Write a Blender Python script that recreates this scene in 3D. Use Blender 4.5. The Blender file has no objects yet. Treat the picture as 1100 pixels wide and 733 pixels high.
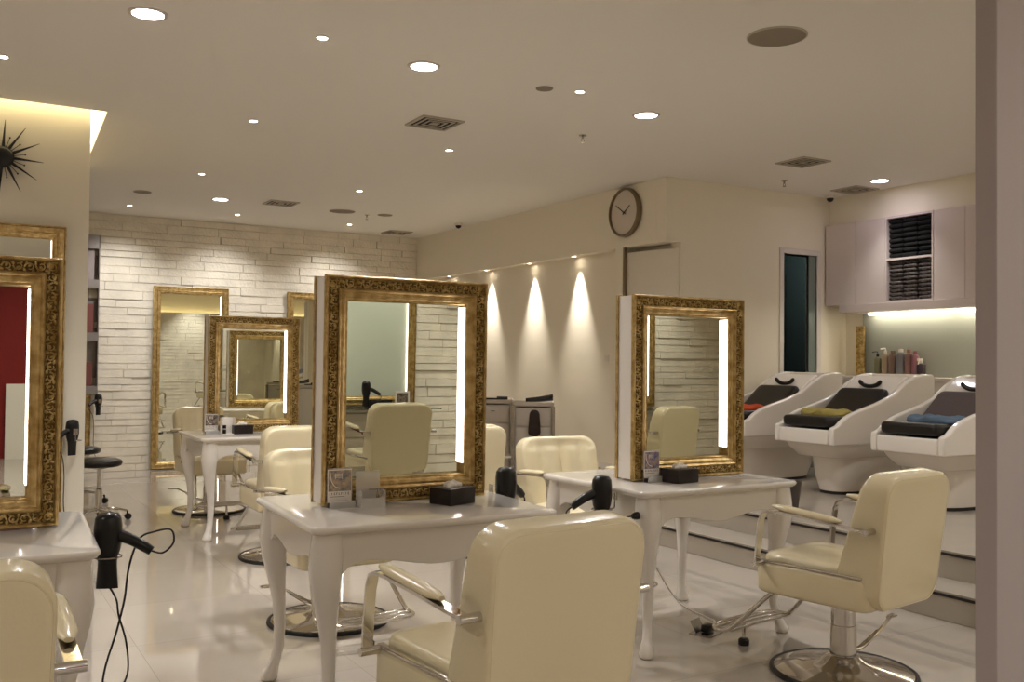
import bpy, bmesh, math, random
from mathutils import Vector, Matrix
PI = math.pi
COL = bpy.context.scene.collection
rnd = random.Random(7)

# ------------------------------------------------------------------ materials
def hexc(h):
    h = h.lstrip('#'); r = []
    for i in (0, 2, 4):
        c = int(h[i:i+2], 16) / 255
        r.append(c / 12.92 if c <= 0.04045 else ((c + 0.055) / 1.055) ** 2.4)
    return (*r, 1)

def mat(name, color, rough=0.5, metal=0.0, emit=None, strength=0, coat=0, trans=0, ior=1.45,
        noise=0.0, nscale=8, bump=0.0, bscale=60, color2=None):
    m = bpy.data.materials.new(name); m.use_nodes = True
    nt = m.node_tree; b = nt.nodes['Principled BSDF']
    c = hexc(color) if isinstance(color, str) else color
    b.inputs['Base Color'].default_value = c
    b.inputs['Roughness'].default_value = rough
    b.inputs['Metallic'].default_value = metal
    b.inputs['Coat Weight'].default_value = coat
    b.inputs['Transmission Weight'].default_value = trans
    b.inputs['IOR'].default_value = ior
    if emit:
        b.inputs['Emission Color'].default_value = hexc(emit) if isinstance(emit, str) else emit
        b.inputs['Emission Strength'].default_value = strength
    if noise or bump:
        tc = nt.nodes.new('ShaderNodeTexCoord')
    if noise:
        n = nt.nodes.new('ShaderNodeTexNoise'); n.inputs['Scale'].default_value = nscale
        n.inputs['Detail'].default_value = 4
        nt.links.new(tc.outputs['Object'], n.inputs['Vector'])
        mx = nt.nodes.new('ShaderNodeMix'); mx.data_type = 'RGBA'
        c2 = hexc(color2) if color2 else tuple(v * (1 - noise) for v in c[:3]) + (1,)
        mx.inputs['A'].default_value = c; mx.inputs['B'].default_value = c2
        mr = nt.nodes.new('ShaderNodeMapRange')
        mr.inputs['From Min'].default_value = 0.35; mr.inputs['From Max'].default_value = 0.65
        nt.links.new(n.outputs['Fac'], mr.inputs['Value'])
        nt.links.new(mr.outputs['Result'], mx.inputs['Factor'])
        nt.links.new(mx.outputs['Result'], b.inputs['Base Color'])
    if bump:
        n2 = nt.nodes.new('ShaderNodeTexNoise'); n2.inputs['Scale'].default_value = bscale
        nt.links.new(tc.outputs['Object'], n2.inputs['Vector'])
        bp = nt.nodes.new('ShaderNodeBump'); bp.inputs['Strength'].default_value = bump
        bp.inputs['Distance'].default_value = 0.01
        nt.links.new(n2.outputs['Fac'], bp.inputs['Height'])
        nt.links.new(bp.outputs['Normal'], b.inputs['Normal'])
    return m

def tile_mat():
    m = mat('polished_floor_tile', '#b4aa9e', 0.035, coat=0.0)
    nt = m.node_tree; b = nt.nodes['Principled BSDF']
    b.inputs['Specular IOR Level'].default_value = 1.0; b.inputs['IOR'].default_value = 1.6
    tc = nt.nodes.new('ShaderNodeTexCoord')
    br = nt.nodes.new('ShaderNodeTexBrick')
    br.offset = 0.0
    br.inputs['Scale'].default_value = 1.0
    br.inputs['Color1'].default_value = hexc('#b4aa9e'); br.inputs['Color2'].default_value = hexc('#afa599')
    br.inputs['Mortar'].default_value = hexc('#9d9388')
    br.inputs['Mortar Size'].default_value = 0.0018
    br.inputs['Mortar Smooth'].default_value = 0.0
    br.inputs['Brick Width'].default_value = 0.8; br.inputs['Row Height'].default_value = 0.8
    nt.links.new(tc.outputs['Object'], br.inputs['Vector'])
    nt.links.new(br.outputs['Color'], b.inputs['Base Color'])
    n = nt.nodes.new('ShaderNodeTexNoise'); n.inputs['Scale'].default_value = 2.2
    nt.links.new(tc.outputs['Object'], n.inputs['Vector'])
    bp = nt.nodes.new('ShaderNodeBump'); bp.inputs['Strength'].default_value = 0.05; bp.inputs['Distance'].default_value = 0.02
    nt.links.new(n.outputs['Fac'], bp.inputs['Height']); nt.links.new(bp.outputs['Normal'], b.inputs['Normal'])
    return m

def gold_mat(name, c1, c2, rough=0.32):
    m = mat(name, c1, rough, 0.85, noise=1, nscale=26, color2=c2, bump=0.25, bscale=90)
    return m

M = dict(
    ceil=mat('ceiling_paint', '#ece7df', 0.9, bump=0.02),
    wall=mat('cream_wall_paint', '#ede4d0', 0.75, bump=0.03),
    wallw=mat('ivory_wall_paint', '#e3dacb', 0.7, bump=0.03),
    column=mat('column_paint', '#e2dac8', 0.7, bump=0.03),
    brick=mat('split_face_stone', '#efe6d5', 0.75, noise=0.12, nscale=5, bump=0.35, bscale=30),
    floor=tile_mat(),
    step=mat('step_stone', '#a99f92', 0.22, noise=0.06, nscale=3),
    darkgap=mat('dark_nosing', '#1c1613', 0.5),
    post=mat('door_post_paint', '#aea3a2', 0.5, bump=0.02),
    red=mat('red_wall_paint', '#7a1410', 0.7, bump=0.02),
    white=mat('white_lacquer', '#e6dfd6', 0.16, coat=0.4),
    whitesat=mat('white_satin', '#ddd5cc', 0.35),
    cab=mat('cabinet_laminate', '#d6c9c2', 0.4),
    fibre=mat('white_fibreglass', '#e4dcd2', 0.12, coat=0.5),
    fibre2=mat('grey_fibreglass', '#b5aa9e', 0.2, coat=0.3),
    cream=mat('cream_leatherette', '#e6d8b4', 0.24, coat=0.45, bump=0.06, bscale=120),
    chrome=mat('chrome', '#d8d4cf', 0.08, 1.0, bump=0.01),
    dchrome=mat('brushed_steel', '#a9a39b', 0.25, 1.0, bump=0.02),
    rubber=mat('black_rubber', '#17130f', 0.5, bump=0.05),
    black=mat('black_plastic', '#0e0c0d', 0.3, bump=0.02),
    blackl=mat('black_leatherette', '#17120f', 0.32, bump=0.08),
    brownl=mat('brown_cape_fabric', '#4d3f3c', 0.6, bump=0.2),
    mirror=mat('mirror_silver', '#dfe0d2', 0.0, 1.0),
    gold=gold_mat('gilt_moulding', '#d2b780', '#a98c56', 0.36),
    carve=gold_mat('antique_gilt_carving', '#dcc388', '#a08044', 0.42),
    patina=mat('dark_patina', '#80622f', 0.55, 0.4, noise=0.5, nscale=40, bump=0.3),
    led=mat('led_tube', '#ffffff', 0.4, emit='#fff0ee', strength=3.2),
    cove=mat('cove_light', '#ffffff', 0.5, emit='#ffedb8', strength=2.6),
    under=mat('under_cabinet_tube', '#ffffff', 0.5, emit='#fff6dc', strength=7),
    bulb=mat('downlight_lens', '#ffffff', 0.4, emit='#f4ecff', strength=22),
    halo=mat('halogen_lens', '#ffffff', 0.4, emit='#fff0d8', strength=22),
    trim=mat('lamp_trim', '#d8d0c6', 0.5),
    vent=mat('vent_grille', '#b8ad9c', 0.5),
    dark=mat('dark_void', '#0d0a08', 0.8),
    spk=mat('speaker_cloth', '#8d8171', 0.8, bump=0.2, bscale=300),
    glass=mat('clear_acrylic', '#f4f2ee', 0.08),
    green=mat('green_backpainted_glass', '#a9aca2', 0.15, coat=0.4),
    mirrorpaint=mat('painted_green_reflection', '#c3c8b8', 0.12, coat=0.6),  # pale green stands in for a wall mirror's reflection
    tissue=mat('tissue_paper', '#efe8e0', 0.8, bump=0.2),
    tbox=mat('dark_brown_box', '#1d1211', 0.35, bump=0.03),
    cloth_r=mat('red_towel', '#c04a24', 0.95, bump=0.6, bscale=200),
    cloth_y=mat('olive_yellow_towel', '#a39250', 0.95, bump=0.6, bscale=200),
    cloth_b=mat('blue_towel', '#5a6b7e', 0.95, bump=0.6, bscale=200),
    cloth_k=mat('black_towel', '#0b0a0b', 0.95, bump=0.6, bscale=200),
    cloth_d=mat('dark_brown_towel', '#2c1f22', 0.9, noise=0.9, nscale=30, color2='#6e6762', bump=0.6, bscale=200),
    teal=mat('teal_curtain', '#38423f', 0.8, bump=0.3),
    rim=mat('clock_rim', '#83725a', 0.3, 0.5),
    face=mat('clock_face', '#d6cabc', 0.5),
    ink=mat('dark_ink', '#221e20', 0.6),
    paper=mat('printed_card', '#f0e8e0', 0.5),
    pic_a=mat('card_picture_slate', '#69737a', 0.4, noise=1, nscale=60, color2='#c4a888'),
    pic_b=mat('card_picture_blue', '#54588c', 0.4, noise=1, nscale=60, color2='#b39c88'),
    pic_c=mat('card_picture_brown', '#3d3530', 0.4, noise=1, nscale=60, color2='#988878'),
    b1=mat('bottle_olive', '#7d7c60', 0.3), b2=mat('bottle_cream', '#a8947c', 0.3),
    b3=mat('bottle_brown', '#7d6458', 0.3), b4=mat('bottle_grey', '#7b7a7e', 0.3),
    b5=mat('bottle_rose', '#8a6660', 0.3), b6=mat('bottle_pink', '#9c6a72', 0.3),
    b7=mat('bottle_dark', '#3a2c33', 0.3),
    maga=mat('magazine_spine_a', '#7a4640', 0.5), magb=mat('magazine_spine_b', '#968a86', 0.5),
    magc=mat('magazine_spine_c', '#3c3433', 0.5), rack=mat('rack_metal', '#8f8783', 0.4, 0.3),
    pouch=mat('dark_brown_leather', '#2a1810', 0.5, bump=0.1),
    trolley=mat('trolley_plastic', '#c8beb2', 0.4, bump=0.02),
    outdoor=mat('clear_shelf_glass', '#cfe0d2', 0.03, trans=1.0, ior=1.4),
    round_green=mat('green_hand_mirror', '#6c7d62', 0.3),
)
M['glass'].node_tree.nodes['Principled BSDF'].inputs['Alpha'].default_value = 0.3

# ------------------------------------------------------------------ mesh builder
class MB:
    def __init__(s): s.bm = bmesh.new()
    def _xf(s, vs, X):
        if X is not None:
            for v in vs: v.co = X @ v.co
    def box(s, x0, x1, y0, y1, z0, z1, X=None, bev=0, seg=2):
        r = bmesh.ops.create_cube(s.bm, size=1); vs = r['verts']
        for v in vs:
            v.co = Vector(((x0+x1)/2 + v.co.x*(x1-x0), (y0+y1)/2 + v.co.y*(y1-y0), (z0+z1)/2 + v.co.z*(z1-z0)))
        if bev:
            es = list({e for v in vs for e in v.link_edges})
            r = bmesh.ops.bevel(s.bm, geom=es, offset=bev, segments=seg, profile=0.5, affect='EDGES')
            vs = list({v for f in r['faces'] for v in f.verts} | {v for v in vs if v.is_valid})
        s._xf(vs, X); return s
    def rings(s, rings, cap0=True, cap1=True, closed=False):
        L = [[s.bm.verts.new(p) for p in r] for r in rings]
        n = len(L[0])
        pairs = list(zip(L, L[1:])) + ([(L[-1], L[0])] if closed else [])
        for a, b in pairs:
            for i in range(n):
                j = (i+1) % n
                try: s.bm.faces.new((a[i], a[j], b[j], b[i]))
                except ValueError: pass
        if not closed:
            if cap0: s.bm.faces.new(L[0][::-1])
            if cap1: s.bm.faces.new(L[-1])
        return s
    def cyl(s, p0, p1, r0, r1=None, seg=16, X=None):
        r1 = r0 if r1 is None else r1
        p0, p1 = Vector(p0), Vector(p1)
        if X is not None: p0, p1 = X @ p0, X @ p1
        d = (p1-p0).normalized(); a = d.orthogonal().normalized(); b = d.cross(a)
        R = [[p + (a*math.cos(t*2*PI/seg) + b*math.sin(t*2*PI/seg))*r for t in range(seg)] for p, r in ((p0, r0), (p1, r1))]
        return s.rings(R)
    def tube(s, pts, r, seg=8, smooth=4, closed=False, X=None):
        P = [Vector(p) for p in pts]
        if X is not None: P = [X @ p for p in P]
        rr = r if isinstance(r, (list, tuple)) else [r]*len(P)
        if smooth > 1 and len(P) > 2:
            Q, RR = [], []; n = len(P)
            rng = range(n) if closed else range(n-1)
            for i in rng:
                if closed: a, b, c, d = P[i-1], P[i], P[(i+1) % n], P[(i+2) % n]
                else: a, b, c, d = P[max(i-1, 0)], P[i], P[i+1], P[min(i+2, n-1)]
                for k in range(smooth):
                    t = k/smooth
                    Q.append(0.5*((2*b) + (c-a)*t + (2*a-5*b+4*c-d)*t*t + (3*b-a-3*c+d)*t**3))
                    RR.append(rr[i]*(1-t) + rr[(i+1) % n]*t)
            if not closed: Q.append(P[-1]); RR.append(rr[-1])
            P, rr = Q, RR
        n = len(P); R = []; up = None
        for i, p in enumerate(P):
            if closed: d = (P[(i+1) % n]-P[i-1])
            else: d = (P[min(i+1, n-1)]-P[max(i-1, 0)])
            d = d.normalized() if d.length > 1e-9 else Vector((0, 0, 1))
            a = d.orthogonal().normalized() if up is None else (up - d*up.dot(d)).normalized()
            up = a; b = d.cross(a)
            R.append([p + (a*math.cos(t*2*PI/seg) + b*math.sin(t*2*PI/seg))*rr[i] for t in range(seg)])
        return s.rings(R, closed=closed)
    def lathe(s, prof, seg=32, X=None, o=(0, 0, 0)):
        o = Vector(o); R = []
        for r, z in prof:
            ring = [o + Vector((max(r, 1e-4)*math.cos(t*2*PI/seg), max(r, 1e-4)*math.sin(t*2*PI/seg), z)) for t in range(seg)]
            R.append([X @ p for p in ring] if X is not None else ring)
        return s.rings(R)
    def prism(s, poly, a0, a1, axis='y', X=None):
        def P(u, v, w):
            p = {'y': (u, w, v), 'x': (w, u, v), 'z': (u, v, w)}[axis]
            p = Vector(p); return X @ p if X is not None else p
        A = [s.bm.verts.new(P(u, v, a0)) for u, v in poly]
        B = [s.bm.verts.new(P(u, v, a1)) for u, v in poly]
        n = len(poly)
        s.bm.faces.new(A); s.bm.faces.new(B[::-1])
        for i in range(n):
            j = (i+1) % n
            s.bm.faces.new((A[j], A[i], B[i], B[j]))
        return s
    def strap(s, path, wx, th, X=None):
        """flat bar swept along a path in the YZ plane at given x"""
        P = [Vector(p) for p in path]; R = []
        for i, p in enumerate(P):
            d = (P[min(i+1, len(P)-1)] - P[max(i-1, 0)]).normalized()
            nrm = Vector((1, 0, 0)).cross(d)
            R.append([p + Vector((sx*wx, 0, 0)) + nrm*sn*th for sx, sn in ((-1, -1), (1, -1), (1, 1), (-1, 1))])
        if X is not None: R = [[X @ q for q in r] for r in R]
        return s.rings(R)
    def cushion(s, W, H, T, rc, er, fn=None, n=9, X=None):
        """rounded slab, W along x, H along y, thickness along z"""
        lv = [math.sin(i/n*PI/2) for i in range(n+1)]
        cs = [-v for v in lv[::-1]] + lv[1:]
        G = len(cs); S = {}
        def pos(u, v):
            m = max(abs(u), abs(v))
            if m < 1e-9: return 0, 0, 0
            x, y = u/m*W/2, v/m*H/2
            cx, cy = W/2-rc, H/2-rc
            if abs(x) > cx and abs(y) > cy:
                dx, dy = abs(x)-cx, abs(y)-cy; l = math.hypot(dx, dy)
                if l > 1e-9:
                    x = math.copysign(cx+dx/l*rc, x); y = math.copysign(cy+dy/l*rc, y)
            return x*m, y*m, m
        for side in (1, -1):
            for i, u in enumerate(cs):
                for j, v in enumerate(cs):
                    x, y, m = pos(u, v)
                    e = (1-m)*min(W, H)/2
                    t = T/2-er + (math.sqrt(max(0, er*er-(er-e)**2)) if e < er else er)
                    if fn: x, y, z = fn(x, y, side*t, side, m)
                    else: z = side*t
                    p = Vector((x, y, z))
                    S[side, i, j] = s.bm.verts.new(X @ p if X is not None else p)
            for i in range(G-1):
                for j in range(G-1):
                    q = [S[side, i, j], S[side, i+1, j], S[side, i+1, j+1], S[side, i, j+1]]
                    s.bm.faces.new(q if side > 0 else q[::-1])
        b = [(i, 0) for i in range(G)] + [(G-1, j) for j in range(1, G)] + [(i, G-1) for i in range(G-2, -1, -1)] + [(0, j) for j in range(G-2, 0, -1)]
        for k in range(len(b)):
            a, c = b[k], b[(k+1) % len(b)]
            s.bm.faces.new((S[(-1,)+a], S[(-1,)+c], S[(1,)+c], S[(1,)+a]))
        return s

def obj(name, mb, m, parent=None, smooth=35, bevel=0, bseg=2, loc=None):
    bm = mb.bm if isinstance(mb, MB) else mb
    bmesh.ops.recalc_face_normals(bm, faces=bm.faces)
    me = bpy.data.meshes.new(name); bm.to_mesh(me); bm.free()
    me.materials.append(m)
    if smooth:
        for p in me.polygons: p.use_smooth = True
        me.set_sharp_from_angle(angle=math.radians(smooth))
    o = bpy.data.objects.new(name, me); COL.objects.link(o)
    if bevel:
        b = o.modifiers.new('bevel', 'BEVEL'); b.width = bevel; b.segments = bseg; b.limit_method = 'ANGLE'
        b.angle_limit = math.radians(50)
    if parent: o.parent = parent
    if loc: o.location = loc
    return o

def tag(o, label, cat, group=None, kind=None):
    o['label'] = label; o['category'] = cat
    if group: o['group'] = group
    if kind: o['kind'] = kind
    return o

def thing(name, label, cat, loc=(0, 0, 0), rz=0, group=None):
    o = bpy.data.objects.new(name, None); COL.objects.link(o)
    o.empty_display_size = 0.1
    o.location = loc; o.rotation_euler = (0, 0, math.radians(rz))
    return tag(o, label, cat, group)

def dup(root, label, loc=None, rz=None, group=None):
    def cp(o, par):
        c = o.copy(); COL.objects.link(c); c.parent = par
        for ch in list(o.children):
            if ch.name in bpy.data.objects: cp(ch, c)
        return c
    r = cp(root, None)
    if loc is not None: r.location = loc
    if rz is not None: r.rotation_euler = (0, 0, math.radians(rz))
    r['label'] = label
    if group: r['group'] = group
    return r

def struct(name, mb, m, smooth=0, bevel=0, label=None):
    o = obj(name, mb, m, None, smooth, bevel); o['kind'] = 'structure'
    if label: o['label'] = label
    return o

ZC = 3.06
# ------------------------------------------------------------------ room shell
struct('floor', MB().box(-3, 9.9, -7, 12.6, -0.1, 0), M['floor'])
# raised shampoo platform and steps
p = MB(); p.box(4.9, 8.3, 2.3, 6.86, 0, 0.31); p.box(4.9, 5.9, 6.86, 7.95, 0, 0.31)
struct('trim_platform', p, M['step'], bevel=0.004)
p = MB(); p.box(4.6, 4.9, 2.3, 8.0, 0, 0.155); p.box(4.9, 5.6, 7.951, 8.2, 0, 0.155)
struct('trim_step', p, M['step'], bevel=0.004)
p = MB(); p.box(4.592, 4.600, 2.3, 8.0, 0.128, 0.142); p.box(4.892, 4.900, 2.3, 7.95, 0.283, 0.297)
struct('trim_nosing', p, M['darkgap'])
# ceiling with cove cut-out at the left column
c = MB()
c.box(-3, 9.9, -7, 7.18, ZC, ZC+0.1)
c.prism([(0.94, 7.18), (8.3, 7.18), (8.3, 12.6), (1.1, 12.6), (1.06, 9.6)], ZC, ZC+0.1, 'z')
c.prism([(-3, 9.6), (1.06, 9.6), (1.1, 12.6), (-3, 12.6)], ZC, ZC+0.1, 'z')
c.box(-3, 1.3, 7.1, 9.7, 3.34, 3.4); c.box(-3, 1.3, 7.0, 7.1, ZC+0.1, 3.4)
c.box(1.12, 1.3, 7.1, 9.7, ZC+0.1, 3.34)
struct('ceiling', c, M['ceil'])
cl = MB().prism([(-3, 7.18), (0.94, 7.18), (1.06, 9.5), (0.851, 9.5), (0.851, 7.299), (-3, 7.299)], 3.13, 3.15, 'z')
tag(obj('cove_light', cl, M['cove'], smooth=0), 'glowing cove light strip around the top of the left column', 'light')
# column wall on the left
struct('wall_column', MB().box(-3, 0.85, 7.3, 9.3, 0, 3.12), M['column'])
struct('wall_left', MB().box(-3.1, -3, -7, 12.6, 0, ZC+0.1), M['wallw'])

def stone_wall(name, x0, x1, ybase, z1, sgn, seed):
    r = random.Random(seed); b = MB()
    b.box(x0, x1, min(ybase, ybase-sgn*0.05), max(ybase, ybase-sgn*0.05), 0, z1)
    z = 0.0; 
    while z < z1-0.005:
        h = r.choice([0.075, 0.085, 0.095, 0.105]); h = min(h, z1-z)
        if z1-(z+h) < 0.04: h = z1-z
        x = x0 - r.random()*0.3
        while x < x1:
            L = r.choice([0.32, 0.45, 0.6, 0.75]) * r.uniform(0.85, 1.15)
            a, c2 = max(x, x0), min(x+L, x1)
            if c2-a > 0.02:
                d = r.choice([0.010, 0.011, 0.012, 0.013, 0.015, 0.018, 0.026])
                y0, y1 = ybase, ybase+sgn*d
                b.box(a+0.002, c2-0.002, min(y0, y1), max(y0, y1), z+0.0035, z+h-0.0035)
            x += L
        z += h
    return struct(name, b, M['brick'])
stone_wall('wall_back', 0.6, 5.8, 12.27, ZC, -1, 3)
stone_wall('wall_front', 1.9, 9.7, -1.72, 2.55, 1, 5)
p = MB(); p.box(1.9, 9.8, -2.1, -1.95, 0, ZC); p.box(9.7, 9.8, -1.95, 2.3, 0, ZC); p.box(8.2, 9.8, 2.3, 2.4, 0, ZC); p.box(1.82, 1.9, -2.1, -1.7, 0, ZC)
struct('wall_front_upper', p, M['wall'])
tag(obj('cove_light', MB().box(1.95, 9.6, -1.88, -1.82, 2.50, 2.53), M['cove'], smooth=0), 'long cove light glowing on top of the front stone wall', 'light')
struct('wall_corridor', MB().box(-3, 8.3, -7.1, -7, 0, ZC+0.1), M['red'])
struct('wall_corridor_panel', MB().box(0.7, 3.4, -6.98, -6.9, 0, 0.99), M['white'])
# side wall with the washed recess
XS = 5.65
w = MB()
w.box(XS, 5.9, 6.981, 12.3, 2.47, ZC)                 # upper band with clock
w.box(5.77, 5.9, 7.6, 12.3, 0, 2.47)                 # recessed lower wall
w.box(XS, 5.9, 7.50, 7.62, 0.0, 2.47)                # pier beside the side door
w.box(5.86, 5.9, 6.86, 7.5, 0, 2.47)
struct('wall_right', w, M['wall'])
# slanted flush door beside the corner
d = MB().prism([(5.69, 7.50), (5.815, 6.862), (5.835, 6.866), (5.71, 7.505)], 0.312, 2.42, 'z')
struct('door_1', d, M['wallw'], label='flush cream door beside the clock wall')
d = MB(); d.box(5.655, 5.69, 7.478, 7.5, 0.31, 2.47)
struct('trim_doorjamb', d, M['rim'])
d = MB(); d.box(XS-0.012, XS, 7.52, 7.95, 0.311, 0.36); d.box(5.75, 5.77, 7.96, 12.2, 0, 0.06)
struct('baseboard_right', d, M['white'])
# wall with the dark doorway
XW = 8.05
w = MB()
w.box(5.83, 7.136, 6.85, 6.98, 0.2, ZC); w.box(7.61, XW+0.1, 6.85, 6.98, 0.2, ZC); w.box(7.136, 7.61, 6.85, 6.98, 2.455, ZC)
w.box(XS, 5.8299, 6.85, 6.98, 2.47, ZC)
struct('wall_shampoo_side', w, M['wall'])
f = MB(); f.box(7.085, 7.14, 6.835, 6.99, 0.31, 2.51); f.box(7.61, 7.665, 6.835, 6.99, 0.31, 2.51); f.box(7.14, 7.61, 6.835, 6.99, 2.455, 2.51)
struct('trim_doorway', f, M['whitesat'], bevel=0.004)
r_ = MB(); r_.box(6.6, 6.62, 6.98, 8.6, 0.2, 2.8); r_.box(8.4, 8.42, 6.98, 8.6, 0.2, 2.8); r_.box(6.6, 8.42, 8.6, 8.62, 0.2, 2.8)
r_.box(6.6, 8.42, 6.98, 8.6, 2.8, 2.82); r_.box(6.6, 8.42, 6.98, 8.6, 0.25, 0.308)
struct('wall_store_room', r_, M['teal'])
struct('window_doorway_glass', MB().box(7.515, 7.609, 6.86, 6.87, 0.315, 2.45), mat('dull_grey_glass', '#7d8781', 0.3, bump=0.01))
# curtain inside doorway
cu = MB(); R = []
for z in (0.33, 2.3):
    ring = []
    for i in range(61):
        x = 7.0 + i*0.010; ring.append(Vector((x, 7.25+0.03*math.sin(i*1.1), z)))
    for i in range(60, -1, -1):
        x = 7.0 + i*0.010; ring.append(Vector((x, 7.26+0.03*math.sin(i*1.1), z)))
    R.append(ring)
cu.rings(R)
tag(obj('curtain', cu, mat('black_teal_curtain', '#343f3e', 0.8, bump=0.2)), 'dark teal curtain hanging inside the narrow doorway', 'curtain')
bl = bpy.data.lights.new('store_room_fill', 'POINT'); bl.energy = 9; bl.color = (.8, .95, 1); bl.shadow_soft_size = .1  # unseen fill light added to lift the dark store room
bo = bpy.data.objects.new('store_room_fill', bl); COL.objects.link(bo); bo.location = (7.9, 7.15, 2.6)
# shampoo back wall
w = MB(); w.box(XW, XW+0.15, 2.3, 6.85, 0.0, ZC); w.box(7.80, XW, 2.3, 6.85, 2.78, ZC)
struct('wall_shampoo_back', w, M['wall'])
struct('wall_backsplash', MB().box(8.03, 8.05, 2.35, 6.62, 1.245, 1.9), M['green'])
# post of the shopfront door next to the camera
struct('trim_1', MB().box(2.0, 2.2, 1.288, 1.342, 0, ZC), M['post'], bevel=0.003, label='blurred pale door post at the right edge')

# ------------------------------------------------------------------ downlights
LS = []
def spot(loc, energy, size, col=(1, 0.80, 0.58), blend=1.0, rad=0.04, aim=(0, 0, -1), par=None):
    l = bpy.data.lights.new('spot_lamp', 'SPOT'); l.energy = energy; l.spot_size = math.radians(size)
    l.spot_blend = blend; l.color = col; l.shadow_soft_size = rad
    o = bpy.data.objects.new('spot_lamp', l); COL.objects.link(o); o.location = loc
    o.rotation_euler = Vector(aim).to_track_quat('-Z', 'Y').to_euler()
    return o
def make_light(r, name, label, lens, group):
    t = thing(name, label, 'light', (0, 0, ZC), 0, group)
    b = MB().lathe([(r*1.28, 0), (r*1.28, -0.004), (r*1.2, -0.007), (r*1.02, -0.007), (r, -0.002), (r, 0)], 28)
    obj('trim_ring', b, M['trim'], t)
    obj('lens', MB().lathe([(r, -0.0005), (r, -0.004), (r*0.6, -0.006), (0.0005, -0.007)], 28), lens, t)
    return t
WC = (1.0, 0.99, 0.97)
big = [(0.835, 5.012, 'large round downlight, nearest one at top left of the ceiling'),
       (2.36, 5.05, 'large round downlight right of the top centre, near the square vent'),
       (4.127, 5.224, 'large round downlight above the wall clock side'),
       (2.51, 10.447, 'large round downlight far back near the stone wall'),
       (7.405, 5.92, 'round downlight above the white shampoo cabinets')]
first = make_light(0.075, 'ceiling_downlight', big[0][2], M['bulb'], 'large ceiling downlights')
for i, (x, y, lb) in enumerate(big):
    o = first if i == 0 else dup(first, lb)
    o.location = (x, y, ZC)
    spot((x, y, ZC-0.03), 62 if i < 4 else 22, 150 if i < 4 else 95, WC)
small = [(1.69, 4.885, 'small halogen spot left of the two big downlights at top'),
         (1.87, 6.864, 'small halogen spot above the centre left, between vent and column'),
         (3.414, 4.99, 'small halogen spot near the faint ceiling patch'),
         (3.481, 6.949, 'small halogen spot just behind the nearest square vent'),
         (2.009, 9.1, 'small halogen spot in front of the far round downlight'),
         (3.569, 9.131, 'small halogen spot left of the far sprinkler'),
         (0.25, 6.165, 'small halogen spot at the left edge above the cove'),
         (1.75, 11.45, 'small spot washing the left part of the stone wall'),
         (2.95, 11.45, 'small spot washing the stone wall above the tall mirrors'),
         (4.35, 11.45, 'small spot washing the right part of the stone wall')]
first = make_light(0.027, 'halogen_spot', small[0][2], M['halo'], 'small halogen ceiling spots')
for i, (x, y, lb) in enumerate(small):
    o = first if i == 0 else dup(first, lb)
    o.location = (x, y, ZC)
    if y > 11: spot((x, y, ZC-0.02), 34, 100, WC, 1.0, 0.02, (0, 0.45, -1))
    else: spot((x, y, ZC-0.02), 20, 80, WC, 0.8, 0.02)
# unseen fill lamps added round the camera, like more ceiling downlights
for x, y, e_ in ((0.8, -0.3, 28), (2.6, -0.2, 30), (4.6, 0.4, 45), (6.6, 0.7, 40), (6.3, 2.9, 30), (0.8, -4, 150), (1.0, -5.6, 70), (-1.0, -2.2, 120), (-1.6, 2.5, 45), (-1.6, 5.2, 45), (5.0, 2.8, 30)):
    spot((x, y, ZC-0.02), e_, 150, WC)
for x in (2.4, 3.8, 5.6, 7.2): spot((x, -0.95, ZC-0.02), 60, 85, WC, 1.0, 0.02, (0, -0.4, -1))  # unseen spots added to brighten the front stone wall
# recess wall washers
nl = [(8.395, 'nearest wall-washer spot over the recessed cream wall'),
      (9.295, 'second nearest wall-washer spot over the recessed cream wall'),
      (10.297, 'third wall-washer spot over the recessed cream wall'),
      (11.307, 'farthest wall-washer spot over the recessed cream wall')]
first = None
for y, lb in nl:
    if first is None:
        first = thing('wall_washer', lb, 'light', (5.69, y, 2.47), 0, 'wall washer spots in the recess')
        obj('trim_ring', MB().lathe([(0.035, 0), (0.035, -0.004), (0.026, -0.006), (0.026, 0)], 20), M['trim'], first)
        obj('lens', MB().lathe([(0.025, -0.001), (0.001, -0.004)], 20), M['halo'], first)
        o = first
    else: o = dup(first, lb, (5.69, y, 2.47))
    spot((5.69, y, 2.455), 110, 48, (1, 0.94, 0.85), 1.0, 0.02, (0.03, 0, -1))

# ------------------------------------------------------------------ ceiling fittings
def make_vent(label, x, y, s=0.32):
    t = thing('ceiling_vent', label, 'vent', (x, y, ZC), 0, 'square ceiling air vents')
    obj('backing', MB().box(-s/2+.01, s/2-.01, -s/2+.01, s/2-.01, -0.004, 0.0), M['dark'], t, 0)
    fr = MB(); gr = MB()
    def ring(b, a, wd, z0, z1):
        R = []
        for rr, z in ((a, z0), (a-wd, z0), (a-wd, z1), (a, z1)):
            R.append([Vector((sx*rr, sy*rr, z)) for sx, sy in ((-1, -1), (1, -1), (1, 1), (-1, 1))])
        b.rings(R, closed=True)
    ring(fr, s/2, 0.02, 0.0, -0.012)
    for k in range(3):
        ring(gr, s/2-0.045-k*0.042, 0.014, -0.012, -0.008)
    gr.box(-0.02, 0.02, -0.02, 0.02, -0.012, -0.004)
    obj('frame', fr, M['vent'], t, 0); obj('louvre', gr, M['vent'], t, 0)
    return t
v = make_vent('square louvred air vent nearest on the ceiling, beside the big downlight', 2.99, 6.21)
dup(v, 'square louvred air vent on the right, before the dark doorway wall', (6.19, 5.72, ZC))
dup(v, 'square louvred air vent far back, right of the far round downlight', (3.13, 10.32, ZC))
dup(v, 'square louvred air vent at the corner of the stone wall', (5.15, 11.8, ZC))
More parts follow.
